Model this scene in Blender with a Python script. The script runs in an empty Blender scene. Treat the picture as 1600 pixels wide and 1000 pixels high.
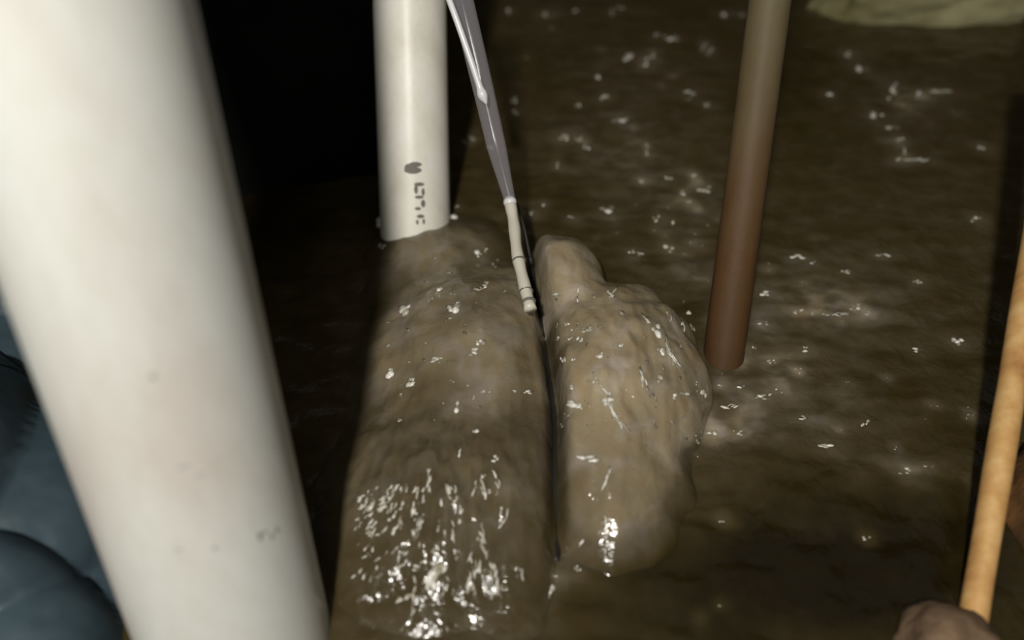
import bpy, bmesh, math, random
import numpy as np
from mathutils import Vector, Matrix

random.seed(7)
rng = np.random.default_rng(7)
SC = bpy.context.scene
COL = SC.collection

# ------------------------------------------------------------------ camera
F = 1256.0                                    # focal length in pixels of the 1600 px frame
CAM = Vector((0, 0, 0.43))
FW = Vector((0, math.sin(math.radians(45)), -math.cos(math.radians(45))))
UP = Vector((0, math.cos(math.radians(45)), math.sin(math.radians(45))))
RT = Vector((1, 0, 0))
cd = bpy.data.cameras.new('camera')
cam = bpy.data.objects.new('camera', cd)
COL.objects.link(cam)
cam.location = CAM
cam.rotation_euler = (math.radians(45), 0, 0)
cd.sensor_width = 36
cd.lens = 36 * F / 1600
cd.clip_start = 0.01
cd.dof.use_dof = True
cd.dof.focus_distance = 0.55
cd.dof.aperture_fstop = 2.4
SC.camera = cam

# ------------------------------------------------------------------ world, lamp, exposure
w = bpy.data.worlds.new('world')
SC.world = w
w.use_nodes = True
w.node_tree.nodes['Background'].inputs[0].default_value = (0.88, 0.88, 0.86, 1)
w.node_tree.nodes['Background'].inputs[1].default_value = 0.19
LAMP_POS = CAM - FW * 0.62 - RT * 0.170 + UP * 0.10
ld = bpy.data.lights.new('work_lamp', 'POINT')
ld.energy = 47
ld.shadow_soft_size = 0.034
ld.color = (1.0, 0.97, 0.90)
lo = bpy.data.objects.new('work_lamp', ld)
lo.location = LAMP_POS
COL.objects.link(lo)
SC.view_settings.view_transform = 'Standard'
SC.view_settings.look = 'None'
SC.view_settings.exposure = 0
SC.view_settings.gamma = 1
SC.view_settings.use_curve_mapping = False


def P(px, py, d):
    """point seen at pixel (px, py) at forward distance d"""
    return CAM + d * (FW + RT * ((px - 800) / F) + UP * ((500 - py) / F))


def G(px, py, z=0.0):
    """point of the level z seen at pixel (px, py)"""
    r = FW + RT * ((px - 800) / F) + UP * ((500 - py) / F)
    return CAM + r * ((z - CAM.z) / r.z)


# ------------------------------------------------------------------ helpers
def perlin(x, y, seed=0):
    r = np.random.default_rng(seed + 100)
    perm = r.permutation(256)
    perm = np.concatenate([perm, perm])
    ang = r.random(256) * 2 * np.pi
    xi = np.floor(x).astype(int)
    yi = np.floor(y).astype(int)
    xf = x - xi
    yf = y - yi
    u = xf ** 3 * (xf * (xf * 6 - 15) + 10)
    v = yf ** 3 * (yf * (yf * 6 - 15) + 10)

    def g(ix, iy, dx, dy):
        h = perm[(perm[ix & 255] + iy) & 255]
        return np.cos(ang[h]) * dx + np.sin(ang[h]) * dy
    a = g(xi, yi, xf, yf)
    b = g(xi + 1, yi, xf - 1, yf)
    c = g(xi, yi + 1, xf, yf - 1)
    d = g(xi + 1, yi + 1, xf - 1, yf - 1)
    return (a * (1 - u) + b * u) * (1 - v) + (c * (1 - u) + d * u) * v * 1.0


def fbm(x, y, seed=0, octs=4, gain=0.5):
    s = 0
    a = 1
    for i in range(octs):
        s = s + a * perlin(x * 2 ** i, y * 2 ** i, seed + i)
        a *= gain
    return s


def tag(o, label=None, cat=None, group=None, kind=None):
    if label: o['label'] = label
    if cat: o['category'] = cat
    if group: o['group'] = group
    if kind: o['kind'] = kind
    return o


def link_mesh(name, me, m, parent=None, smooth=True):
    o = bpy.data.objects.new(name, me)
    COL.objects.link(o)
    if m: me.materials.append(m)
    if parent: o.parent = parent
    if smooth:
        me.polygons.foreach_set('use_smooth', [True] * len(me.polygons))
    return o


def obj(name, bm, m, parent=None, smooth=True):
    me = bpy.data.meshes.new(name)
    bmesh.ops.recalc_face_normals(bm, faces=bm.faces)
    bm.to_mesh(me)
    bm.free()
    return link_mesh(name, me, m, parent, smooth)


def thing(name, label, cat, group=None):
    o = bpy.data.objects.new(name, None)
    COL.objects.link(o)
    o.empty_display_size = 0.02
    return tag(o, label, cat, group)


def grid_mesh(name, X, Y, Z, m, parent=None, silt=None, keep=None):
    ny, nx = X.shape
    co = np.stack([X, Y, Z], -1).reshape(-1, 3)
    idx = np.arange(nx * ny).reshape(ny, nx)
    q = np.stack([idx[:-1, :-1], idx[:-1, 1:], idx[1:, 1:], idx[1:, :-1]], -1).reshape(-1, 4)
    if keep is not None:
        kq = keep[:-1, :-1].reshape(-1)
        q = q[kq]
        used = np.zeros(len(co), bool)
        used[q.reshape(-1)] = True
        remap = np.cumsum(used) - 1
        co = co[used]
        q = remap[q]
    else:
        used = np.ones(len(co), bool)
    me = bpy.data.meshes.new(name)
    me.vertices.add(len(co))
    me.vertices.foreach_set('co', co.reshape(-1).astype(np.float32))
    me.loops.add(len(q) * 4)
    me.loops.foreach_set('vertex_index', q.reshape(-1).astype(np.int32))
    me.polygons.add(len(q))
    me.polygons.foreach_set('loop_start', (np.arange(len(q)) * 4).astype(np.int32))
    me.update(calc_edges=True)
    if silt is not None:
        a = me.attributes.new('silt', 'FLOAT', 'POINT')
        a.data.foreach_set('value', silt.reshape(-1)[used].astype(np.float32))
    return link_mesh(name, me, m, parent)


def add_tube(bm, pts, rads, n=32, cap=True, ripple=0.0, seed=0):
    """tube through pts with radius per point"""
    rr = random.Random(seed)
    rings = []
    prev = None
    for i, p in enumerate(pts):
        a = pts[max(i - 1, 0)]
        b = pts[min(i + 1, len(pts) - 1)]
        t = (b - a).normalized()
        if prev is None:
            u = t.orthogonal().normalized()
        else:
            u = (prev - t * prev.dot(t)).normalized()
        prev = u
        v = t.cross(u)
        ring = []
        for k in range(n):
            an = 2 * math.pi * k / n
            r = rads[i] * (1 + ripple * (rr.random() - .5))
            ring.append(bm.verts.new(p + (u * math.cos(an) + v * math.sin(an)) * r))
        rings.append(ring)
    for A, B in zip(rings[:-1], rings[1:]):
        for k in range(n):
            bm.faces.new((A[k], A[(k + 1) % n], B[(k + 1) % n], B[k]))
    if cap:
        bm.faces.new(rings[0])
        bm.faces.new(rings[-1])
    return rings


def lerp_path(keys, n):
    """Catmull-Rom through keys, n steps per span"""
    out = []
    K = [keys[0] * 2 - keys[1]] + list(keys) + [keys[-1] * 2 - keys[-2]]
    for i in range(1, len(K) - 2):
        for s in range(n):
            t = s / n
            a, b, c, d = K[i - 1], K[i], K[i + 1], K[i + 2]
            out.append(0.5 * ((2 * b) + (c - a) * t + (2 * a - 5 * b + 4 * c - d) * t * t + (3 * b - a - 3 * c + d) * t ** 3))
    out.append(K[-2])
    return out


# ------------------------------------------------------------------ materials
def mat(name, base, rough=0.5, spec=0.5, ior=1.45):
    m = bpy.data.materials.new(name)
    m.use_nodes = True
    b = m.node_tree.nodes['Principled BSDF']
    b.inputs['Base Color'].default_value = (*base, 1)
    b.inputs['Roughness'].default_value = rough
    b.inputs['Specular IOR Level'].default_value = spec
    b.inputs['IOR'].default_value = ior
    return m, m.node_tree, b


def noise_node(nt, scale, detail=4, rough=0.5, vec=None, dist=0.0):
    n = nt.nodes.new('ShaderNodeTexNoise')
    n.inputs['Scale'].default_value = scale
    n.inputs['Detail'].default_value = detail
    n.inputs['Roughness'].default_value = rough
    n.inputs['Distortion'].default_value = dist
    if vec: nt.links.new(vec, n.inputs['Vector'])
    return n


def ramp(nt, fac, stops):
    r = nt.nodes.new('ShaderNodeValToRGB')
    while len(r.color_ramp.elements) < len(stops): r.color_ramp.elements.new(0.5)
    for e, (p, c) in zip(r.color_ramp.elements, stops):
        e.position = p
        e.color = (*c, 1)
    nt.links.new(fac, r.inputs[0])
    return r


def coords(nt, scale=(1, 1, 1)):
    tc = nt.nodes.new('ShaderNodeTexCoord')
    mp = nt.nodes.new('ShaderNodeMapping')
    mp.inputs['Scale'].default_value = scale
    nt.links.new(tc.outputs['Object'], mp.inputs['Vector'])
    return mp.outputs[0]


def bump(nt, h, b, strength, dist):
    bn = nt.nodes.new('ShaderNodeBump')
    bn.inputs['Strength'].default_value = strength
    bn.inputs['Distance'].default_value = dist
    nt.links.new(h, bn.inputs['Height'])
    nt.links.new(bn.outputs[0], b.inputs['Normal'])
    return bn


def water_mat(name, dark, light, rough, bstr, bscale, bdist=0.004):
    m, nt, b = mat(name, dark, rough, 0.5, 1.33)
    v = coords(nt)
    at = nt.nodes.new('ShaderNodeAttribute')
    at.attribute_name = 'silt'
    n = noise_node(nt, 22, 5, 0.6, v)
    ad = nt.nodes.new('ShaderNodeMath'); ad.operation = 'MULTIPLY_ADD'
    nt.links.new(n.outputs[0], ad.inputs[0]); ad.inputs[1].default_value = 0.16
    nt.links.new(at.outputs['Fac'], ad.inputs[2])
    sb = nt.nodes.new('ShaderNodeMath'); sb.operation = 'SUBTRACT'
    nt.links.new(ad.outputs[0], sb.inputs[0]); sb.inputs[1].default_value = 0.08
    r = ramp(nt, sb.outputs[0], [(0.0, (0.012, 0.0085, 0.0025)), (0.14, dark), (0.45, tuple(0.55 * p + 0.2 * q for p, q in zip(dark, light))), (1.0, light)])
    nh = noise_node(nt, 38, 4, 0.6, v, 0.6)
    rh = ramp(nt, nh.outputs[0], [(0.34, (0.95, 0.86, 0.72)), (0.5, (1, 0.97, 0.88)), (0.66, (1.22, 1.21, 1.36))])
    mh = nt.nodes.new('ShaderNodeMix'); mh.data_type = 'RGBA'; mh.blend_type = 'MULTIPLY'; mh.inputs[0].default_value = 1
    nt.links.new(r.outputs[0], mh.inputs[6]); nt.links.new(rh.outputs[0], mh.inputs[7])
    nt.links.new(mh.outputs[2], b.inputs['Base Color'])
    b.inputs['Subsurface Weight'].default_value = 0.6
    b.inputs['Subsurface Radius'].default_value = (1.0, 0.75, 0.5)
    b.inputs['Subsurface Scale'].default_value = 0.012
    n2 = noise_node(nt, bscale, 3, 0.55, v, 0.4)
    bump(nt, n2.outputs[0], b, bstr, bdist)
    return m


M = {}
M['pool'] = water_mat('murky_water', (0.048, 0.0355, 0.012), (0.40, 0.34, 0.245), 0.14, 0.32, 100)
M['mound'] = M['pool']

m, nt, b = mat('glint_foam', (0.13, 0.11, 0.07), 0.2, 0.5, 1.5)
at = nt.nodes.new('ShaderNodeAttribute'); at.attribute_name = 'glint'
r = ramp(nt, at.outputs['Fac'], [(0.0, (0.10, 0.085, 0.05)), (0.6, (0.36, 0.32, 0.24)), (1.0, (0.80, 0.77, 0.70))])  # pale end of the ramp paints the glints
nt.links.new(r.outputs[0], b.inputs['Base Color'])
M['foam'] = m

# white pvc
def pvc(name, c1, c2, c3, scale, rough=0.38):
    m, nt, b = mat(name, c1, rough)
    v = coords(nt, (1, 1, 0.35))
    n = noise_node(nt, scale, 3, 0.5, v)
    r = ramp(nt, n.outputs[0], [(0.34, c2), (0.5, c1), (0.68, c3)])
    n2 = noise_node(nt, scale * 9, 4, 0.7, v)
    mx = nt.nodes.new('ShaderNodeMix'); mx.data_type = 'RGBA'; mx.blend_type = 'MULTIPLY'
    r2 = ramp(nt, n2.outputs[0], [(0.3, (0.93, 0.92, 0.9)), (0.55, (1, 1, 1))])
    mx.inputs[0].default_value = 0.7
    nt.links.new(r.outputs[0], mx.inputs[6]); nt.links.new(r2.outputs[0], mx.inputs[7])
    nt.links.new(mx.outputs[2], b.inputs['Base Color'])
    bump(nt, n2.outputs[0], b, 0.08, 0.001)
    return m


M['pvc_big'] = pvc('white_plastic_scuffed', (0.62, 0.62, 0.575), (0.56, 0.52, 0.475), (0.655, 0.665, 0.63), 15)
M['pvc_mid'] = pvc('white_plastic_muddied', (0.78, 0.75, 0.66), (0.70, 0.66, 0.56), (0.82, 0.80, 0.73), 30)
M['ink'] = mat('dark_print', (0.15, 0.14, 0.115), 0.6)[0]
M['scuff'] = mat('grey_scuff', (0.30, 0.30, 0.27), 0.6)[0]

# rust brown pipe: rust grows towards its foot
m, nt, b = mat('rusty_metal', (0.2, 0.1, 0.05), 0.62, 0.35)
tc = nt.nodes.new('ShaderNodeTexCoord')
sx = nt.nodes.new('ShaderNodeSeparateXYZ'); nt.links.new(tc.outputs['Object'], sx.inputs[0])
nn = noise_node(nt, 28, 5, 0.6, tc.outputs['Object'])
ma = nt.nodes.new('ShaderNodeMath'); ma.operation = 'MULTIPLY_ADD'
nt.links.new(nn.outputs[0], ma.inputs[0]); ma.inputs[1].default_value = 0.10
nt.links.new(sx.outputs[2], ma.inputs[2])
mr = nt.nodes.new('ShaderNodeMapRange')
nt.links.new(ma.outputs[0], mr.inputs[0])
mr.inputs[1].default_value = 0.02; mr.inputs[2].default_value = 0.34
r = ramp(nt, mr.outputs[0], [(0.0, (0.060, 0.030, 0.010)), (0.3, (0.088, 0.043, 0.015)), (0.55, (0.105, 0.072, 0.034)), (0.9, (0.135, 0.118, 0.062))])
nt.links.new(r.outputs[0], b.inputs['Base Color'])
bump(nt, nn.outputs[0], b, 0.3, 0.003)
M['rust'] = m

# tan pole
m, nt, b = mat('tan_wood', (0.6, 0.35, 0.15), 0.42)
v = coords(nt, (1, 1, 0.12))
n = noise_node(nt, 60, 5, 0.6, v)
r = ramp(nt, n.outputs[0], [(0.3, (0.40, 0.19, 0.065)), (0.52, (0.58, 0.33, 0.12)), (0.72, (0.70, 0.46, 0.20))])
nt.links.new(r.outputs[0], b.inputs['Base Color'])
bump(nt, n.outputs[0], b, 0.25, 0.001)
M['tan'] = m


def rocky(name, c1, c2, scale, rough=0.8, bs=0.6, bd=0.01):
    m, nt, b = mat(name, c1, rough)
    v = coords(nt)
    n = noise_node(nt, scale, 6, 0.62, v)
    r = ramp(nt, n.outputs[0], [(0.35, c1), (0.65, c2)])
    nt.links.new(r.outputs[0], b.inputs['Base Color'])
    bump(nt, n.outputs[0], b, bs, bd)
    return m


M['moss'] = rocky('mossy_stone', (0.16, 0.14, 0.055), (0.34, 0.31, 0.17), 12)
M['mudrock'] = rocky('brown_rock', (0.09, 0.055, 0.03), (0.22, 0.14, 0.08), 30)
M['orangerock'] = rocky('orange_brown_rock', (0.03, 0.014, 0.004), (0.15, 0.065, 0.014), 20)
M['earth'] = rocky('dark_earth', (0.02, 0.02, 0.014), (0.055, 0.05, 0.03), 8)
M['dark'] = rocky('shade_slab_black', (0.002, 0.003, 0.0022), (0.006, 0.008, 0.0055), 10, 0.95)  # near black, carries the shade of the added corner slab
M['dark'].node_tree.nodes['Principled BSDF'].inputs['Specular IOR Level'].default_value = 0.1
M['sheet'] = rocky('blue_grey_plastic', (0.014, 0.027, 0.031), (0.048, 0.074, 0.090), 9, 0.35, 0.25, 0.006)

# clear plastic of the tube
m, nt, b = mat('clear_plastic', (0.55, 0.52, 0.55), 0.15)
out = nt.nodes['Material Output']
tr = nt.nodes.new('ShaderNodeBsdfTransparent')
tr.inputs[0].default_value = (0.85, 0.85, 0.85, 1)
lw = nt.nodes.new('ShaderNodeLayerWeight'); lw.inputs[0].default_value = 0.35
mp = nt.nodes.new('ShaderNodeMapRange'); nt.links.new(lw.outputs['Facing'], mp.inputs[0])
mp.inputs[3].default_value = 0.16; mp.inputs[4].default_value = 0.5
mxs = nt.nodes.new('ShaderNodeMixShader')
nt.links.new(mp.outputs[0], mxs.inputs[0]); nt.links.new(tr.outputs[0], mxs.inputs[1]); nt.links.new(b.outputs[0], mxs.inputs[2])
nt.links.new(mxs.outputs[0], out.inputs[0])
M['clear'] = m
M['cord'] = mat('white_cord', (0.62, 0.58, 0.48), 0.3)[0]
M['highlight_and_knob'] = mat('pale_highlight_and_knob', (0.75, 0.74, 0.76), 0.22)[0]
M['black'] = mat('cleft_shade_black', (0.012, 0.010, 0.008), 0.5)[0]

# ------------------------------------------------------------------ water height fields
# lobes: (x, y, rx, ry, height, edge sharpness)
LOBES_L = [(-0.022, 0.390, 0.110, 0.140, 0.046, 1.8),
           (-0.060, 0.500, 0.080, 0.080, 0.022, 1.7),
           (-0.050, 0.280, 0.085, 0.105, 0.034, 1.5),
           (-0.005, 0.290, 0.060, 0.120, 0.030, 1.5)]
LOBES_R = [(0.036, 0.452, 0.036, 0.050, 0.056, 0.5),
           (0.073, 0.372, 0.065, 0.088, 0.056, 0.55),
           (0.060, 0.315, 0.062, 0.100, 0.040, 1.1)]


def cleft_x(y):
    """the cleft between both lobes: its X at a given Y"""
    return np.interp(y, [0.17, 0.24, 0.33, 0.42, 0.52], [0.020, 0.026, 0.029, 0.022, 0.008])


def lobes(x, y, L):
    s = np.zeros_like(x)
    for (cx, cy, rx, ry, h, q) in L:
        r2 = ((x - cx) / rx) ** 2 + ((y - cy) / ry) ** 2
        c = h * np.clip(1 - r2, 0, None) ** q
        s = s + c ** 4
    return s ** 0.25


def mound_h(x, y):
    wx = x + 0.006 * perlin(x * 40, y * 40, 3)
    wy = y + 0.006 * perlin(x * 40, y * 40, 9)
    hl = lobes(wx, wy, LOBES_L)
    hr = lobes(wx, wy, LOBES_R)
    cx = cleft_x(y)
    left = x < cx
    h = np.where(left, hl, hr)
    d = np.abs(x - cx)
    h = h * (1 - 0.6 * np.exp(-(d / 0.005) ** 2))
    act = np.clip(h / 0.02, 0, 1)
    h = h + act * 0.0018 * fbm(x * 35, y * 28, 11, 2)
    # front of the left boil is choppier
    fr = np.exp(-(((x + 0.055) / 0.06) ** 2 + ((y - 0.265) / 0.050) ** 2))
    rt = np.exp(-(((x - 0.075) / 0.05) ** 2 + ((y - 0.36) / 0.06) ** 2))
    h = h + act * (0.0007 + 0.0032 * fr + 0.0016 * rt) * perlin(x * 150, y * 75, 31)
    # slanting folds of water running off the right lobe
    h = h + act * rt * 0.0030 * perlin((x * .85 + y * .5) * 75, (y * .85 - x * .5) * 22, 51)
    h = h + act * 0.0016 * perlin(x * 62, y * 50, 53)
    return np.where(h > 0.0002, h - 0.004, -0.012)


def pool_h(x, y):
    r = np.hypot(x - 0.02, y - 0.38)
    near = np.exp(-((r - 0.14) / 0.16) ** 2)
    h = 0.0022 * fbm(x * 9, y * 16, 41, 3) + (0.0010 + 0.0024 * near) * fbm(x * 24, y * 44, 45, 2, 0.5)
    return h


def surf(x, y):
    return np.maximum(mound_h(x, y), pool_h(x, y))


def hit(px, py):
    """first point of the water surface along the ray of a pixel (to lay the pale glint bubbles)"""
    r = FW + RT * ((px - 800) / F) + UP * ((500 - py) / F)
    t = np.linspace(0.3, 1.3, 1400)
    X = CAM.x + r.x * t; Y = CAM.y + r.y * t; Z = CAM.z + r.z * t
    k = np.argmax(Z < surf(X, Y))
    return Vector((X[k], Y[k], Z[k])), t[k]


# silt clouds in the water, the first painted to lift shade left of the boil: (pixel x, pixel y, radius x, radius y in px, strength)
SILT_AND_FILL = [(545, 640, 45, 260, .22), (1290, 470, 120, 55, .34), (1190, 590, 110, 70, .36), (970, 250, 120, 60, .24), (1080, 320, 60, 50, .20),
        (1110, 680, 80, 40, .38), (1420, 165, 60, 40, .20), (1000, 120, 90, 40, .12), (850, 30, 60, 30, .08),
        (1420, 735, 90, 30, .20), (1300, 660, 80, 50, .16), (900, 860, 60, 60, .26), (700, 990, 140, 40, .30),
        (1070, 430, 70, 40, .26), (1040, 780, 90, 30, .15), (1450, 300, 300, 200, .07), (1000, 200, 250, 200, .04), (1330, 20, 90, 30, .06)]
DEEP_AND_SHADE = [(400, 330, 140, 110, .16), (1280, 900, 330, 130, .15), (1450, 830, 200, 180, .06), (1040, 960, 200, 80, .04), (870, 300, 60, 40, .08), (1060, 480, 40, 80, .04), (1250, 130, 50, 120, .07)]  # dark clear water, plus shade painted right of the wide and rusty pipes


def silt_shade_field(X, Y, base):
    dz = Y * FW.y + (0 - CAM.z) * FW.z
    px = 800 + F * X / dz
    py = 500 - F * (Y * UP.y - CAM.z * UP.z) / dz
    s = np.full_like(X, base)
    for (a, b_, ra, rb, k) in SILT_AND_FILL:
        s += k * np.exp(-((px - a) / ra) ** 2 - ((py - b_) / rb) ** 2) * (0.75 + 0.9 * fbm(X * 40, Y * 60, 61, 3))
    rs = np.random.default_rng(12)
    for it in POOL_GLINTS:
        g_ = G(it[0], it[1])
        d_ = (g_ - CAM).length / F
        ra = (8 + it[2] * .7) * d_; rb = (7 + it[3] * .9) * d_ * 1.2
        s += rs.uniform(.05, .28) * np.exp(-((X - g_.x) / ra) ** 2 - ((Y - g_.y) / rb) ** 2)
    for (a, b_, ra, rb, k) in DEEP_AND_SHADE:
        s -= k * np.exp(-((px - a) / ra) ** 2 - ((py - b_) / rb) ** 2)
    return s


# foam bubbles and streaks, glints painted into their pale colour (px, py, width, height, tilt degrees clockwise)
POOL_GLINTS = [(797, 18, 8, 8, 0), (855, 22, 11, 8, -30), (898, 16, 8, 6, 0), (970, 12, 12, 6, 20), (957, 20, 6, 10, 0), (1027, 55, 8, 10, 0), (1048, 60, 20, 7, 0),
    (985, 88, 26, 8, -15), (1008, 97, 8, 14, 20), (1020, 85, 6, 8, 0), (932, 120, 10, 10, 0), (945, 152, 14, 8, 0), (902, 165, 10, 6, 0), (1075, 145, 22, 6, 0), (1105, 164, 10, 6, 0),
    (1100, 72, 4, 14, 30), (1110, 78, 4, 16, 45),
    (882, 215, 18, 7, 10), (903, 218, 12, 8, 0), (917, 232, 12, 8, 30), (870, 258, 5, 14, 0), (1012, 233, 5, 16, 0), (970, 186, 26, 7, 0), (1003, 284, 10, 7, 0), (1045, 278, 12, 7, 0),
    (1085, 273, 10, 8, 0), (1100, 297, 20, 10, -10), (1074, 315, 10, 6, 0), (1065, 303, 12, 8, 0), (950, 328, 26, 10, -10), (850, 320, 8, 5, 0), (830, 335, 8, 8, 0), (895, 340, 14, 5, 0),
    (1025, 343, 10, 10, 0), (1048, 348, 10, 8, 0), (988, 395, 12, 8, 0), (1000, 398, 16, 5, 10), (1045, 388, 16, 12, 0), (804, 158, 8, 12, 30), (806, 175, 8, 8, 0), (738, 217, 5, 18, -25), (727, 222, 8, 5, 0), (765, 230, 10, 5, 0),
    (1132, 22, 9, 8, 0), (1159, 22, 8, 7, 0), (1348, 107, 16, 9, 0), (1297, 149, 9, 8, 0), (1327, 85, 12, 8, 0), (1396, 143, 10, 32, 30), (1441, 146, 20, 10, -35), (1467, 143, 34, 4, 5),
    (1372, 181, 20, 8, 0), (1390, 200, 26, 4, 5), (1403, 219, 18, 6, 0), (1406, 249, 12, 6, 0), (1432, 250, 34, 4, 0), (1413, 235, 4, 14, 0), (1535, 230, 12, 7, 0), (1525, 342, 14, 9, 0), (1290, 12, 22, 16, 0), (1558, 32, 22, 8, -10),
    (1246, 402, 22, 8, 0), (1270, 410, 12, 5, 0), (1196, 459, 22, 8, 10), (1248, 487, 18, 6, 0), (1267, 490, 10, 5, 0), (1305, 491, 50, 3, 0), (1335, 481, 16, 12, 0), (1357, 491, 14, 7, 0), (1178, 541, 9, 9, 0),
    (1255, 546, 14, 8, 0), (1205, 563, 14, 7, -20), (1227, 557, 28, 4, -8), (1247, 580, 9, 8, 0), (1434, 547, 20, 6, 0), (1496, 535, 20, 11, -5), (1123, 603, 9, 8, 0), (1160, 605, 18, 6, 0), (1143, 634, 32, 8, -8),
    (1193, 622, 24, 10, -10), (1217, 611, 10, 6, 0), (1255, 653, 22, 5, 0), (1352, 663, 12, 12, 0), (1400, 700, 5, 7, 0), (1512, 652, 5, 9, 30), (1522, 650, 8, 4, 30), (1416, 736, 22, 10, 0), (1450, 730, 24, 5, -5),
    (1129, 812, 12, 8, 0), (1354, 840, 12, 8, 0), (1087, 684, 18, 10, 30), (1110, 678, 18, 9, 0), (1149, 678, 24, 10, 0), (1292, 699, 30, 9, 15), (1126, 945, 8, 5, 0), (1094, 968, 6, 6, 0),
    (1190, 505, 18, 6, 0), (1150, 560, 12, 12, 0), (1320, 425, 22, 5, 0), (1380, 400, 24, 5, 0), (1435, 440, 16, 8, 20), (860, 928, 9, 26, 20), (872, 900, 18, 7, -20), (903, 890, 10, 12, 0), (906, 848, 8, 20, 35), (950, 842, 10, 16, -20),
    (595, 385, 12, 7, 0), (715, 322, 7, 5, 0)]
N_POOL = len(POOL_GLINTS)
for i in range(60):            # small scattered bubbles around the boil
    a = random.random()
    cxp, cyp, sx_, sy_ = random.choice([(1200, 590, 90, 60), (1300, 460, 110, 50), (980, 240, 110, 70), (1060, 360, 60, 50), (1400, 180, 60, 50), (960, 80, 90, 50), (1130, 670, 60, 30), (1420, 640, 90, 80)])
    s_ = random.uniform(2, 4)
    POOL_GLINTS.append((random.gauss(cxp, sx_), random.gauss(cyp, sy_), s_ * random.uniform(1, 2.8), s_, random.uniform(-20, 20)))

BOIL_GLINTS = [(750, 397, 12, 10, 0), (760, 392, 6, 8, 30), (685, 451, 11, 9, 0), (752, 450, 20, 7, -10), (634, 484, 22, 14, -30), (711, 482, 18, 14, -20), (750, 533, 12, 11, 0), (742, 550, 16, 10, 0), (642, 596, 9, 16, 30),
    (606, 582, 16, 14, 0), (683, 561, 20, 8, -15), (754, 612, 8, 6, 0), (711, 635, 12, 16, 20), (868, 462, 9, 7, 0), (955, 458, 16, 5, 35), (958, 456, 5, 16, 35), (902, 462, 4, 24, 5), (916, 515, 14, 8, 0), (886, 507, 8, 5, 0),
    (870, 529, 8, 7, 0), (892, 529, 8, 6, 0), (908, 529, 12, 7, -35), (937, 553, 10, 10, 0), (971, 540, 9, 7, 0), (880, 561, 7, 12, -25), (896, 561, 7, 6, 0), (930, 596, 8, 9, -35), (949, 614, 9, 8, 0), (892, 606, 7, 7, 0),
    (938, 602, 4, 26, -40), (1034, 547, 11, 15, -35), (1028, 521, 16, 24, -20), (1010, 498, 6, 18, -25), (1052, 560, 3, 50, -28), (1008, 598, 4, 36, -25), (1028, 590, 13, 13, 0), (1057, 620, 9, 9, 0), (1072, 615, 14, 4, 0), (1099, 616, 8, 18, 0),
    (1067, 507, 5, 20, -10), (1077, 488, 8, 6, 0), (902, 632, 26, 12, 0), (951, 626, 14, 12, 0), (963, 648, 5, 50, -30), (806, 612, 12, 5, 20), (828, 613, 16, 5, 0), (742, 677, 9, 9, 0), (719, 709, 4, 14, 15),
    (774, 719, 9, 10, 35), (754, 745, 8, 8, 0), (949, 747, 5, 40, 12), (918, 717, 24, 8, 10), (971, 670, 4, 26, -20), (947, 812, 4, 16, -15), (703, 768, 10, 24, -25), (712, 780, 8, 14, 30), (719, 800, 8, 9, 0), (756, 768, 5, 34, -8),
    (742, 762, 5, 24, 10), (788, 812, 4, 28, 25), (810, 892, 14, 4, 0), (815, 898, 3, 14, 0), (756, 850, 7, 46, -12), (748, 842, 6, 16, 20), (733, 893, 4, 56, 3), (742, 900, 3, 40, 3), (772, 893, 7, 22, -8), (780, 930, 4, 48, -8), (740, 926, 4, 14, 0),
    (711, 867, 9, 16, -30), (677, 902, 16, 36, 10), (684, 894, 14, 30, 30), (672, 915, 12, 16, 0), (650, 888, 14, 8, 0), (632, 936, 22, 10, -10), (646, 945, 4, 30, 0), (642, 968, 4, 34, 18), (626, 983, 18, 5, -30),
    (662, 880, 10, 6, 0), (695, 920, 5, 22, 10), (672, 860, 12, 6, 10), (706, 925, 6, 10, 0), (857, 600, 0.1, 0.1, 0)]
for i in range(58):             # the slanting painted glints at the front of the left lobe
    t_ = random.random()
    qx = random.uniform(555, 665); qy = random.uniform(762, 835)
    BOIL_GLINTS.append((qx, qy, random.uniform(2.5, 5), random.uniform(10, 26), (38 if qx < 625 else 8) + random.uniform(-12, 12)))
for i in range(22):
    qx = random.uniform(553, 640); qy = random.uniform(845, 900)
    BOIL_GLINTS.append((qx, qy, random.uniform(2, 4), random.uniform(10, 22), 35 + random.uniform(-14, 14)))
for i in range(30):
    qx = random.uniform(640, 790); qy = random.uniform(740, 930)
    BOIL_GLINTS.append((qx, qy, random.uniform(2, 4), random.uniform(10, 30), random.uniform(-15, 15)))
N_BOIL = len(BOIL_GLINTS)
for i in range(50):
    s_ = random.uniform(2.5, 6)
    BOIL_GLINTS.append((random.uniform(870, 1090), random.uniform(460, 700), s_, s_ * random.uniform(1, 3), random.uniform(-40, 0)))
for i in range(40):
    s_ = random.uniform(2.5, 6)
    BOIL_GLINTS.append((random.uniform(600, 800), random.uniform(400, 660), s_ * random.uniform(1, 2), s_, random.uniform(-30, 30)))


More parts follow.
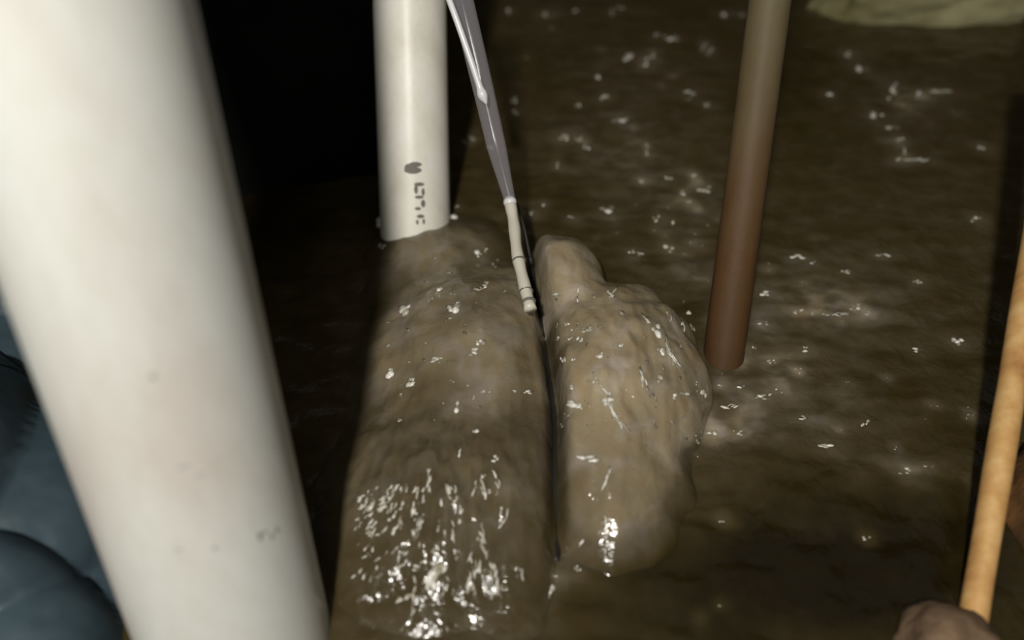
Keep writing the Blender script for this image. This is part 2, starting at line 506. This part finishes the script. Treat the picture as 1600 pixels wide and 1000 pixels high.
# ------------------------------------------------------------------ the pit
def slab(name, x0, x1, y0, y1, nz_axis, seed, m, z0=-0.25, z1=1.0):
    """rough earth wall standing between two plan points"""
    n, k = 90, 60
    bm = bmesh.new()
    a = Vector((x0, y0, 0)); c = Vector((x1, y1, 0))
    nrm = Vector(nz_axis)
    U, V = np.meshgrid(np.linspace(0, 1, n), np.linspace(0, 1, k))
    D = (0.05 if 'corner' not in name else 0.015) * fbm(U * 7, V * 4, seed, 5, 0.55)
    front = [[bm.verts.new(a.lerp(c, U[j, i]) + Vector((0, 0, z0 + (z1 - z0) * V[j, i])) + nrm * D[j, i]) for i in range(n)] for j in range(k)]
    for j in range(k - 1):
        for i in range(n - 1):
            bm.faces.new((front[j][i], front[j][i + 1], front[j + 1][i + 1], front[j + 1][i]))
    back = -nrm * 0.15
    cs = [front[0][0], front[0][-1], front[-1][-1], front[-1][0]]
    bs = [bm.verts.new(q.co + back) for q in cs]
    rims = [front[0], [front[j][-1] for j in range(k)], front[-1][::-1], [front[j][0] for j in range(k)][::-1]]
    for e, rim in enumerate(rims):
        bm.faces.new(list(rim) + [bs[(e + 1) % 4], bs[e]])
    bm.faces.new(bs)
    return tag(obj(name, bm, m), kind='structure')


slab('wall_back', -1.05, 1.15, 1.28, 1.28, (0, -1, 0), 201, M['earth'])
slab('wall_left', -0.95, -0.95, -0.7, 1.33, (1, 0, 0), 205, M['earth'])
slab('wall_right', 1.05, 1.05, -0.7, 1.33, (-1, 0, 0), 209, M['earth'])

slab('shade_corner', -0.93, -0.095, 0.38, 0.63, (0, -1, 0), 213, M['dark'], -0.25, 0.8)  # black slab added to stand in for shadow behind the wide pipe
slab('shade_corner_side', -0.095, -0.095, 0.76, 1.26, (1, 0, 0), 217, M['dark'], -0.25, 0.8)

# pool
xs = np.concatenate([np.linspace(-0.93, -0.2, 120, endpoint=False), np.linspace(-0.2, 0.65, 480, endpoint=False), np.linspace(0.65, 1.03, 90)])
ys = np.concatenate([np.linspace(-0.65, 0.10, 60, endpoint=False), np.linspace(0.10, 0.75, 330, endpoint=False), np.linspace(0.75, 1.26, 180)])
X, Y = np.meshgrid(xs, ys)
water = grid_mesh('water', X, Y, pool_h(X, Y), M['pool'], silt=silt_shade_field(X, Y, 0.15))
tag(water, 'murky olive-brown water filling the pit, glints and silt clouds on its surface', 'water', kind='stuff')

# ------------------------------------------------------------------ the boil of water
boil = thing('water_upwelling', 'grey-brown mound of water boiling up in two lobes below the narrower white pipe', 'water')
boil.location = (0.02, 0.38, 0)
xs = np.linspace(-0.150, 0.155, 420)
ys = np.linspace(0.150, 0.580, 560)
X, Y = np.meshgrid(xs, ys)
Z = mound_h(X, Y)
cx = cleft_x(Y)
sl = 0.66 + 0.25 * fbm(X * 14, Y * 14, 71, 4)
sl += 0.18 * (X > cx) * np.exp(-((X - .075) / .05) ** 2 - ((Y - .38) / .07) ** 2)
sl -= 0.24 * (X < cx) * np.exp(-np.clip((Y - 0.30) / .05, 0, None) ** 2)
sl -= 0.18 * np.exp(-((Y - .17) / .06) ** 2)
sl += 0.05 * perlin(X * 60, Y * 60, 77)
sl -= 0.30 * np.exp(-((X - cx - 0.002) / 0.004) ** 2) * (Y < 0.40)  # shade of the cleft painted into the water's tone
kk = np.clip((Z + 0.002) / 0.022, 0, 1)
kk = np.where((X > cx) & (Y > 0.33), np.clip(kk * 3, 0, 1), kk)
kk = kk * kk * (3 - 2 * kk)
sl = sl * kk + silt_shade_field(X, Y, 0.15) * (1 - kk)
org = np.array([0.02, 0.38, 0])
for side, lab in ((X < cx, None), (X >= cx, None)):
    kp = side & (Z > -0.011)
    k2 = kp.copy()
    k2[1:, :] |= kp[:-1, :]; k2[:-1, :] |= kp[1:, :]; k2[:, :-1] |= kp[:, 1:]
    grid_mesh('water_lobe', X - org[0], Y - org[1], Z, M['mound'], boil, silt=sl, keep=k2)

ico = bmesh.new()
bmesh.ops.create_icosphere(ico, subdivisions=1, radius=1)
ICO_V = [v_.co.copy() for v_ in ico.verts]
ICO_F = [[v_.index for v_ in f.verts] for f in ico.faces]
ico.free()


def glint_mesh(name, items, parent, bright, org=Vector((0, 0, 0)), scale=1.0):
    vs, fs, fr = [], [], []
    rr = random.Random(5)
    rr2 = random.Random(8)
    sub = []
    for qi, (px, py, w_, h_, tilt) in enumerate(items):
        ta = math.radians(tilt)
        lng, sht = max(w_, h_), min(w_, h_)
        if lng < 5 or sht < 0.5:
            sub.append((px, py, w_, h_, tilt, qi)); continue
        nsub = int(3 + lng / 7)
        for _ in range(nsub):
            u_ = rr2.uniform(-.5, .5) * w_ * .9; v_ = rr2.uniform(-.5, .5) * h_ * .9
            e_ = rr2.uniform(.25, .6)
            sub.append((px + u_ * math.cos(ta) - v_ * math.sin(ta), py + u_ * math.sin(ta) + v_ * math.cos(ta),
                        max(w_ * e_, 2), max(h_ * e_, 2), tilt + rr2.uniform(-25, 25), qi))
    for (px, py, w_, h_, tilt, qi) in sub:
        c, d = hit(px, py)
        a = math.radians(-tilt)
        e = 0.0006
        gx = (surf(np.array([c.x + e]), np.array([c.y]))[0] - surf(np.array([c.x - e]), np.array([c.y]))[0]) / (2 * e)
        gy = (surf(np.array([c.x]), np.array([c.y + e]))[0] - surf(np.array([c.x]), np.array([c.y - e]))[0]) / (2 * e)
        gx = max(-1.2, min(1.2, gx)); gy = max(-1.2, min(1.2, gy))
        n = Vector((-gx, -gy, 1)).normalized()
        view = (c - CAM).normalized()
        ax = RT * math.cos(a) + UP * math.sin(a)
        ay = UP * math.cos(a) - RT * math.sin(a)
        # lay both axes on the surface, keeping their size in view
        ax = ax - view * (ax.dot(n) / view.dot(n)); ay = ay - view * (ay.dot(n) / view.dot(n))
        if ax.length > 1.8: ax = ax.normalized() * 1.8
        if ay.length > 1.8: ay = ay.normalized() * 1.8
        rx = 0.5 * w_ * d / F * scale; ry = 0.5 * h_ * d / F * scale
        th = min(rx, ry) * 0.9
        base = len(vs)
        fr += [rr.random() ** 0.35 if qi < bright else 0.7 * rr.random()] * len(ICO_V)
        j1, j2 = rr.uniform(0, 6), rr.uniform(0, 6)
        for q in ICO_V:
            k = 1 + 0.22 * math.sin(3 * q.x + j1) * math.cos(4 * q.y + j2)
            vs.append(c + (ax * (q.x * rx) + ay * (q.y * ry)) * k + n * (q.z * th * k) - org)
        fs += [[base + i_ for i_ in f] for f in ICO_F]
    me = bpy.data.meshes.new(name)
    me.from_pydata([tuple(v_) for v_ in vs], [], fs)
    me.update()
    at_ = me.attributes.new('glint', 'FLOAT', 'POINT')
    at_.data.foreach_set('value', fr)
    o = link_mesh(name, me, M['foam'], parent)
    o['kind'] = 'stuff'
    return o


glint_mesh('glint_bubbles', POOL_GLINTS, water, N_POOL)
glint_mesh('glint_streaks', BOIL_GLINTS, boil, N_BOIL, Vector((0.02, 0.38, 0)), 1.45)


# ------------------------------------------------------------------ pipes
def pipe(name, label, a, b_, r0, r1, wall, m, segs=24, n=72):
    """hollow straight pipe from a (top) to b_ (foot)"""
    t = thing(name, label, 'pipe')
    t.location = b_
    bm = bmesh.new()
    pts = [(a - b_).lerp(Vector((0, 0, 0)), i / segs) for i in range(segs + 1)]
    add_tube(bm, pts, [r0 + (r1 - r0) * i / segs for i in range(segs + 1)], n, cap=False)
    # lip and bore at the top
    ring_o = bm.verts[:n] if False else None
    bm.verts.ensure_lookup_table()
    d = (pts[1] - pts[0]).normalized()
    inner = []
    outer = [bm.verts[i] for i in range(n)]
    for v_ in outer:
        q = pts[0] + (v_.co - pts[0]) * ((r0 - wall) / r0)
        inner.append(bm.verts.new(q))
    deep = [bm.verts.new(v_.co + d * 0.12) for v_ in inner]
    for k in range(n):
        bm.faces.new((outer[k], outer[(k + 1) % n], inner[(k + 1) % n], inner[k]))
        bm.faces.new((inner[k], inner[(k + 1) % n], deep[(k + 1) % n], deep[k]))
    bm.faces.new(deep)
    obj('pipe_wall', bm, m, t)
    return t


def decal(name, parent, a, b_, r, px, py, wpx, hpx, m, shape=None):
    """a thin inked patch wrapped on the pipe surface where the pixel ray meets it"""
    ax = (b_ - a).normalized()
    ray = (FW + RT * ((px - 800) / F) + UP * ((500 - py) / F))
    # nearest intersection ray/cylinder
    oc = CAM - a
    dd = ray - ax * ray.dot(ax); oo = oc - ax * oc.dot(ax)
    A = dd.dot(dd); B = 2 * dd.dot(oo); C_ = oo.dot(oo) - r * r
    disc = B * B - 4 * A * C_
    if disc <= 0: return None
    tt = (-B - math.sqrt(disc)) / (2 * A)
    hp = CAM + ray * tt
    h0 = (hp - a).dot(ax)
    rad = (hp - a - ax * h0)
    u = rad.normalized(); v = ax.cross(u)
    if v.x < 0: v = -v
    sw = wpx * tt / F; sh = hpx * tt / F
    bm = bmesh.new()
    nx, ny = 10, 6
    g = []
    for j in range(ny + 1):
        row = []
        for i in range(nx + 1):
            s_ = (i / nx - .5); q_ = (j / ny - .5)
            k = 1 - 0.35 * abs(2 * q_) ** 3
            an = s_ * sw * k / r
            row.append(bm.verts.new(a + ax * (h0 + q_ * sh * (1 - 0.3 * abs(2 * s_) ** 3)) + (u * math.cos(an) + v * math.sin(an)) * (r + 0.0003) - parent.location))
        g.append(row)
    for j in range(ny):
        for i in range(nx):
            bm.faces.new((g[j][i], g[j][i + 1], g[j + 1][i + 1], g[j + 1][i]))
    return obj(name, bm, m, parent)


def axis_pipe(p0, d0, p1, d1, k0, k1):
    """pipe axis through two seen points, carried on beyond both"""
    a = P(*p0, d0); b_ = P(*p1, d1)
    return a + (a - b_) * k0, b_ + (b_ - a) * k1


# the big pipe close by
R_BIG = 0.0480
a, b_ = axis_pipe((201, 400), 0.337, (376, 1000), 0.438, 1.6, 0.45)
big = pipe('drain_pipe', 'wide scuffed white plastic pipe slanting down the left foreground', a, b_, R_BIG, R_BIG, 0.004, M['pvc_big'])
for (px, py, w_, h_) in [(405, 838, 4, 16), (412, 832, 12, 3), (424, 838, 4, 10), (432, 828, 3, 12), (336, 856, 4, 9), (279, 858, 14, 3), (286, 729, 22, 3), (312, 742, 16, 2), (238, 588, 9, 10)]:
    decal('scuff_mark', big, a, b_, R_BIG, px, py, w_, h_, M['ink'] if px > 400 else M['scuff'])

# the narrower pipe standing in the boil
R_MID = 0.0296
a, b_ = axis_pipe((640, 0), 0.648, (649, 350), 0.683, 0.6, 0.35)
mid = pipe('riser_pipe', 'narrower upright white plastic pipe with dark smudged print, foot in the boiling water', a, b_, R_MID, R_MID, 0.003, M['pvc_mid'])
for (px, py, w_, h_) in [(645, 266, 27, 11), (649, 257, 20, 8), (638, 262, 12, 12), (655, 288, 16, 6), (650, 296, 6, 14), (661, 300, 5, 12), (655, 308, 14, 5), (661, 318, 7, 12), (653, 326, 10, 5), (657, 338, 12, 6), (662, 346, 4, 9), (652, 347, 4, 8)]:
    decal('printed_mark', mid, a, b_, R_MID, px, py, w_, h_, M['ink'])
# crust of cream foam clinging round its foot
bm = bmesh.new()
rr = random.Random(3)
foot = P(649, 350, 0.683)
axd = (a - b_).normalized()
for k in range(46):
    an = rr.uniform(0, 2 * math.pi)
    u = Vector((math.cos(an), math.sin(an), 0))
    c = foot + u * (R_MID + rr.uniform(-0.001, 0.004)) + axd * rr.uniform(-0.016, 0.006)
    mtx = Matrix.Translation(c - b_) @ Matrix.Diagonal((rr.uniform(.6, 1.6), rr.uniform(.6, 1.6), rr.uniform(.5, 1.1), 1))
    bmesh.ops.create_icosphere(bm, subdivisions=2, radius=rr.uniform(0.0015, 0.0035), matrix=mtx)
o = obj('foam_crust', bm, M['pvc_mid'], mid)
tag(o, 'cream foam flecks clinging round the foot', kind='stuff')

# the rusty pipe
a, b_ = axis_pipe((1203, 0), 0.535, (1130, 560), 0.585, 0.5, 0.25)
rust = thing('rusty_pipe', 'thin rust-brown pipe standing in the water right of the boiling mound', 'pipe')
rust.location = (b_.x, b_.y, 0)
bm = bmesh.new()
N = 30
pts = [a.lerp(b_, i / N) - rust.location for i in range(N + 1)]
add_tube(bm, pts, [0.0135 + 0.0012 * i / N for i in range(N + 1)], 32, ripple=0.03, seed=2)
obj('pipe_wall', bm, M['rust'], rust)
# tan pole on the right
a = P(1672, 60, 0.60); b_ = P(1513, 1010, 0.437)
pole = tag(thing('wooden_pole', 'tan orange round wooden pole at the right edge of the water', 'pole'))
pole.location = (b_.x, b_.y, 0)
bm = bmesh.new()
pts = [a.lerp(b_, i / N)  - pole.location for i in range(N + 1)]
add_tube(bm, pts, [0.0073 + 0.0026 * (1 - i / N) + 0.0002 * math.sin(i * .9) for i in range(N + 1)], 28, ripple=0.02, seed=4)
obj('pole_shaft', bm, M['tan'], pole)

# ------------------------------------------------------------------ stones
def stone(name, label, c, r, seed, m, subdiv=4, flat=1.0, boxy=0.0):
    bm = bmesh.new()
    bmesh.ops.create_icosphere(bm, subdivisions=subdiv, radius=1)
    from mathutils import noise as mn
    for v_ in bm.verts:
        q = v_.co.copy()
        if boxy:
            mxc = max(abs(q.x), abs(q.y), abs(q.z))
            q = q.lerp(q / mxc, boxy)
        k = 1 + 0.16 * mn.noise(q * 1.6 + Vector((seed, 0, 0))) + 0.07 * mn.noise(q * 4 + Vector((0, seed, 0))) + 0.03 * mn.noise(q * 11)
        v_.co = Vector((q.x * r[0], q.y * r[1], q.z * r[2])) * k
    o = obj(name, bm, m)
    o.location = c
    return tag(o, label, 'rock')


g = G(1440, 12)
stone('mossy_stone', 'long olive-green mossy stone lying in the water at the top right', (g.x, g.y + 0.01, 0.0), (0.125, 0.06, 0.045), 5.0, M['moss'], 5, boxy=0.6)
g = G(1462, 985)
stone('rock', 'brown muddy rock at the foot of the tan pole', (g.x + 0.002, g.y - 0.012, 0.0), (0.027, 0.026, 0.026), 9.0, M['mudrock'])
g = G(1670, 850)
stone('rock', 'dark orange-brown rock behind the foot of the tan pole, at the right edge', (g.x + 0.01, g.y, -0.005), (0.040, 0.075, 0.032), 14.0, M['orangerock'])

# ------------------------------------------------------------------ blue-grey sheet, left of the big pipe
xs = np.linspace(-0.60, -0.20, 180)
ys = np.linspace(0.02, 0.465, 180)
X, Y = np.meshgrid(xs, ys)
Z = np.full_like(X, 0.006)
for (px, py, rx, ry, h, an) in [(10, 770, .062, .095, .045, .2), (0, 1000, .060, .045, .04, -.3), (-60, 560, .08, .06, .035, .4), (60, 470, .05, .04, .02, .1), (-190, 800, .08, .12, .06, 0)]:
    g = G(px, py, h * .5)
    dx = X - g.x; dy = Y - g.y
    u = dx * math.cos(an) + dy * math.sin(an); v = -dx * math.sin(an) + dy * math.cos(an)
    Z = Z + h * np.clip(1 - (u / rx) ** 2 - (v / ry) ** 2, 0, None) ** .6
Z += 0.005 * fbm(X * 14, Y * 14, 91, 4) + 0.003 * np.abs(perlin(X * 30 + Y * 12, Y * 8, 95))
edge = np.minimum.reduce([X - xs[0], xs[-1] - X, Y - ys[0], ys[-1] - Y])
Z -= 0.03 * np.exp(-(edge / 0.012) ** 2)
Z -= 0.12 * np.clip((X + 0.31) / 0.05, 0, 1) * np.clip((Y - 0.34) / 0.04, 0, 1)
sheet = grid_mesh('plastic_sheet', X + .4, Y - .3, Z, M['sheet'])
sheet.location = (-.4, .3, 0)
tag(sheet, 'blue-grey crumpled plastic sheet in rounded folds left of the wide pipe', 'sheet')
md = sheet.modifiers.new('thickness', 'SOLIDIFY'); md.thickness = 0.0015

# ------------------------------------------------------------------ clear tube with its highlight strip
hose = thing('clear_tube', 'thin clear tube with pale highlight strip and ringed white tip, slanting into the boiling water', 'tube')
hose.location = P(797, 316, 0.60)
HO = hose.location.copy()


def path(keys, n=8):
    return [q - HO for q in lerp_path([P(x_, y_, d_) for (x_, y_, d_) in keys], n)]


bm = bmesh.new()
pts = path([(700, -90, 0.575), (722, 0, 0.58), (753, 130, 0.59), (776, 230, 0.595), (797, 314, 0.60)])
add_tube(bm, pts, [0.0088 - 0.0022 * (i / (len(pts) - 1)) - 0.0025 * max(0, i / (len(pts) - 1) - .75) * 4 for i in range(len(pts))], 24, cap=False)
obj('tube_sheath', bm, M['clear'], hose)
bm = bmesh.new()
pts = path([(660, -110, 0.566), (704, 5, 0.572), (729, 75, 0.578), (747, 128, 0.583), (753, 146, 0.585), (760, 162, 0.586)])
L = len(pts)
add_tube(bm, pts, [0.0023 + 0.0014 * math.exp(-((i / L - .80) / .12) ** 2) - 0.012 * max(0, i / L - .86) for i in range(L)], 16)
o = obj('tube_highlight', bm, M['highlight_and_knob'], hose)  # pale strip drawn in place of the tube's highlight
o['label'] = 'pale strip standing in for the highlight on the tube'
bm = bmesh.new()
bmesh.ops.create_uvsphere(bm, u_segments=20, v_segments=14, radius=0.0050)
o = obj('joint', bm, M['highlight_and_knob'], hose)
o['label'] = 'small pale knob at the lower end'
bm = bmesh.new()
tipk = [(797, 316, 0.60), (803, 350, 0.592), (808, 395, 0.575), (818, 440, 0.560), (829, 484, 0.545)]
pts = path(tipk)
add_tube(bm, pts, [0.0042 + 0.00025 * math.sin(i * .8) for i in range(len(pts))], 20)
o = obj('tip', bm, M['cord'], hose)
o['label'] = 'cream white lower length'
for (x_, y_, d_) in [(811, 408, 0.571), (822, 456, 0.5555), (826, 472, 0.549)]:
    bm = bmesh.new()
    q = P(x_, y_, d_) - HO
    dr = (P(829, 484, 0.545) - P(808, 395, 0.575)).normalized()
    add_tube(bm, [q - dr * .0012, q - dr * .0006, q + dr * .0006, q + dr * .0012], [0.0044, 0.0051, 0.0051, 0.0044], 20)
    o = obj('ring', bm, M['ink'], hose)

# dark strip standing in for the shade down the cleft of the boil
cleft_shade = thing('cleft_shade', 'dark strip standing in for shade in the cleft between the two lobes of water', 'cleft_shade')
keys = [(803, 300, 0.63)]
keys = [P(800, 300, 0.625), P(818, 352, 0.612)]
for yy in np.linspace(0.455, 0.232, 14):
    xx = float(cleft_x(yy))
    zz = float(surf(np.array([xx]), np.array([yy]))[0])
    keys.append(Vector((xx, yy, max(zz, 0.0) + 0.0008 - 0.005 * (0.455 - yy) / .22)))
cleft_shade.location = keys[-1]
KL = keys[-1].copy()
bm = bmesh.new()
pts = [q - KL for q in lerp_path(keys, 5)]
add_tube(bm, pts, [0.0012 + 0.0030 * min(1, max(0, i / len(pts) - .3) * 1.8) for i in range(len(pts))], 14)
obj('shade_strip', bm, M['black'], cleft_shade)
bm = bmesh.new()
q = pts[8]
dr = (pts[9] - pts[7]).normalized()
add_tube(bm, [q - dr * .004, q - dr * .003, q + dr * .003, q + dr * .004], [0.0018, 0.0027, 0.0027, 0.0018], 16)
obj('shade_lump', bm, M['black'], cleft_shade)
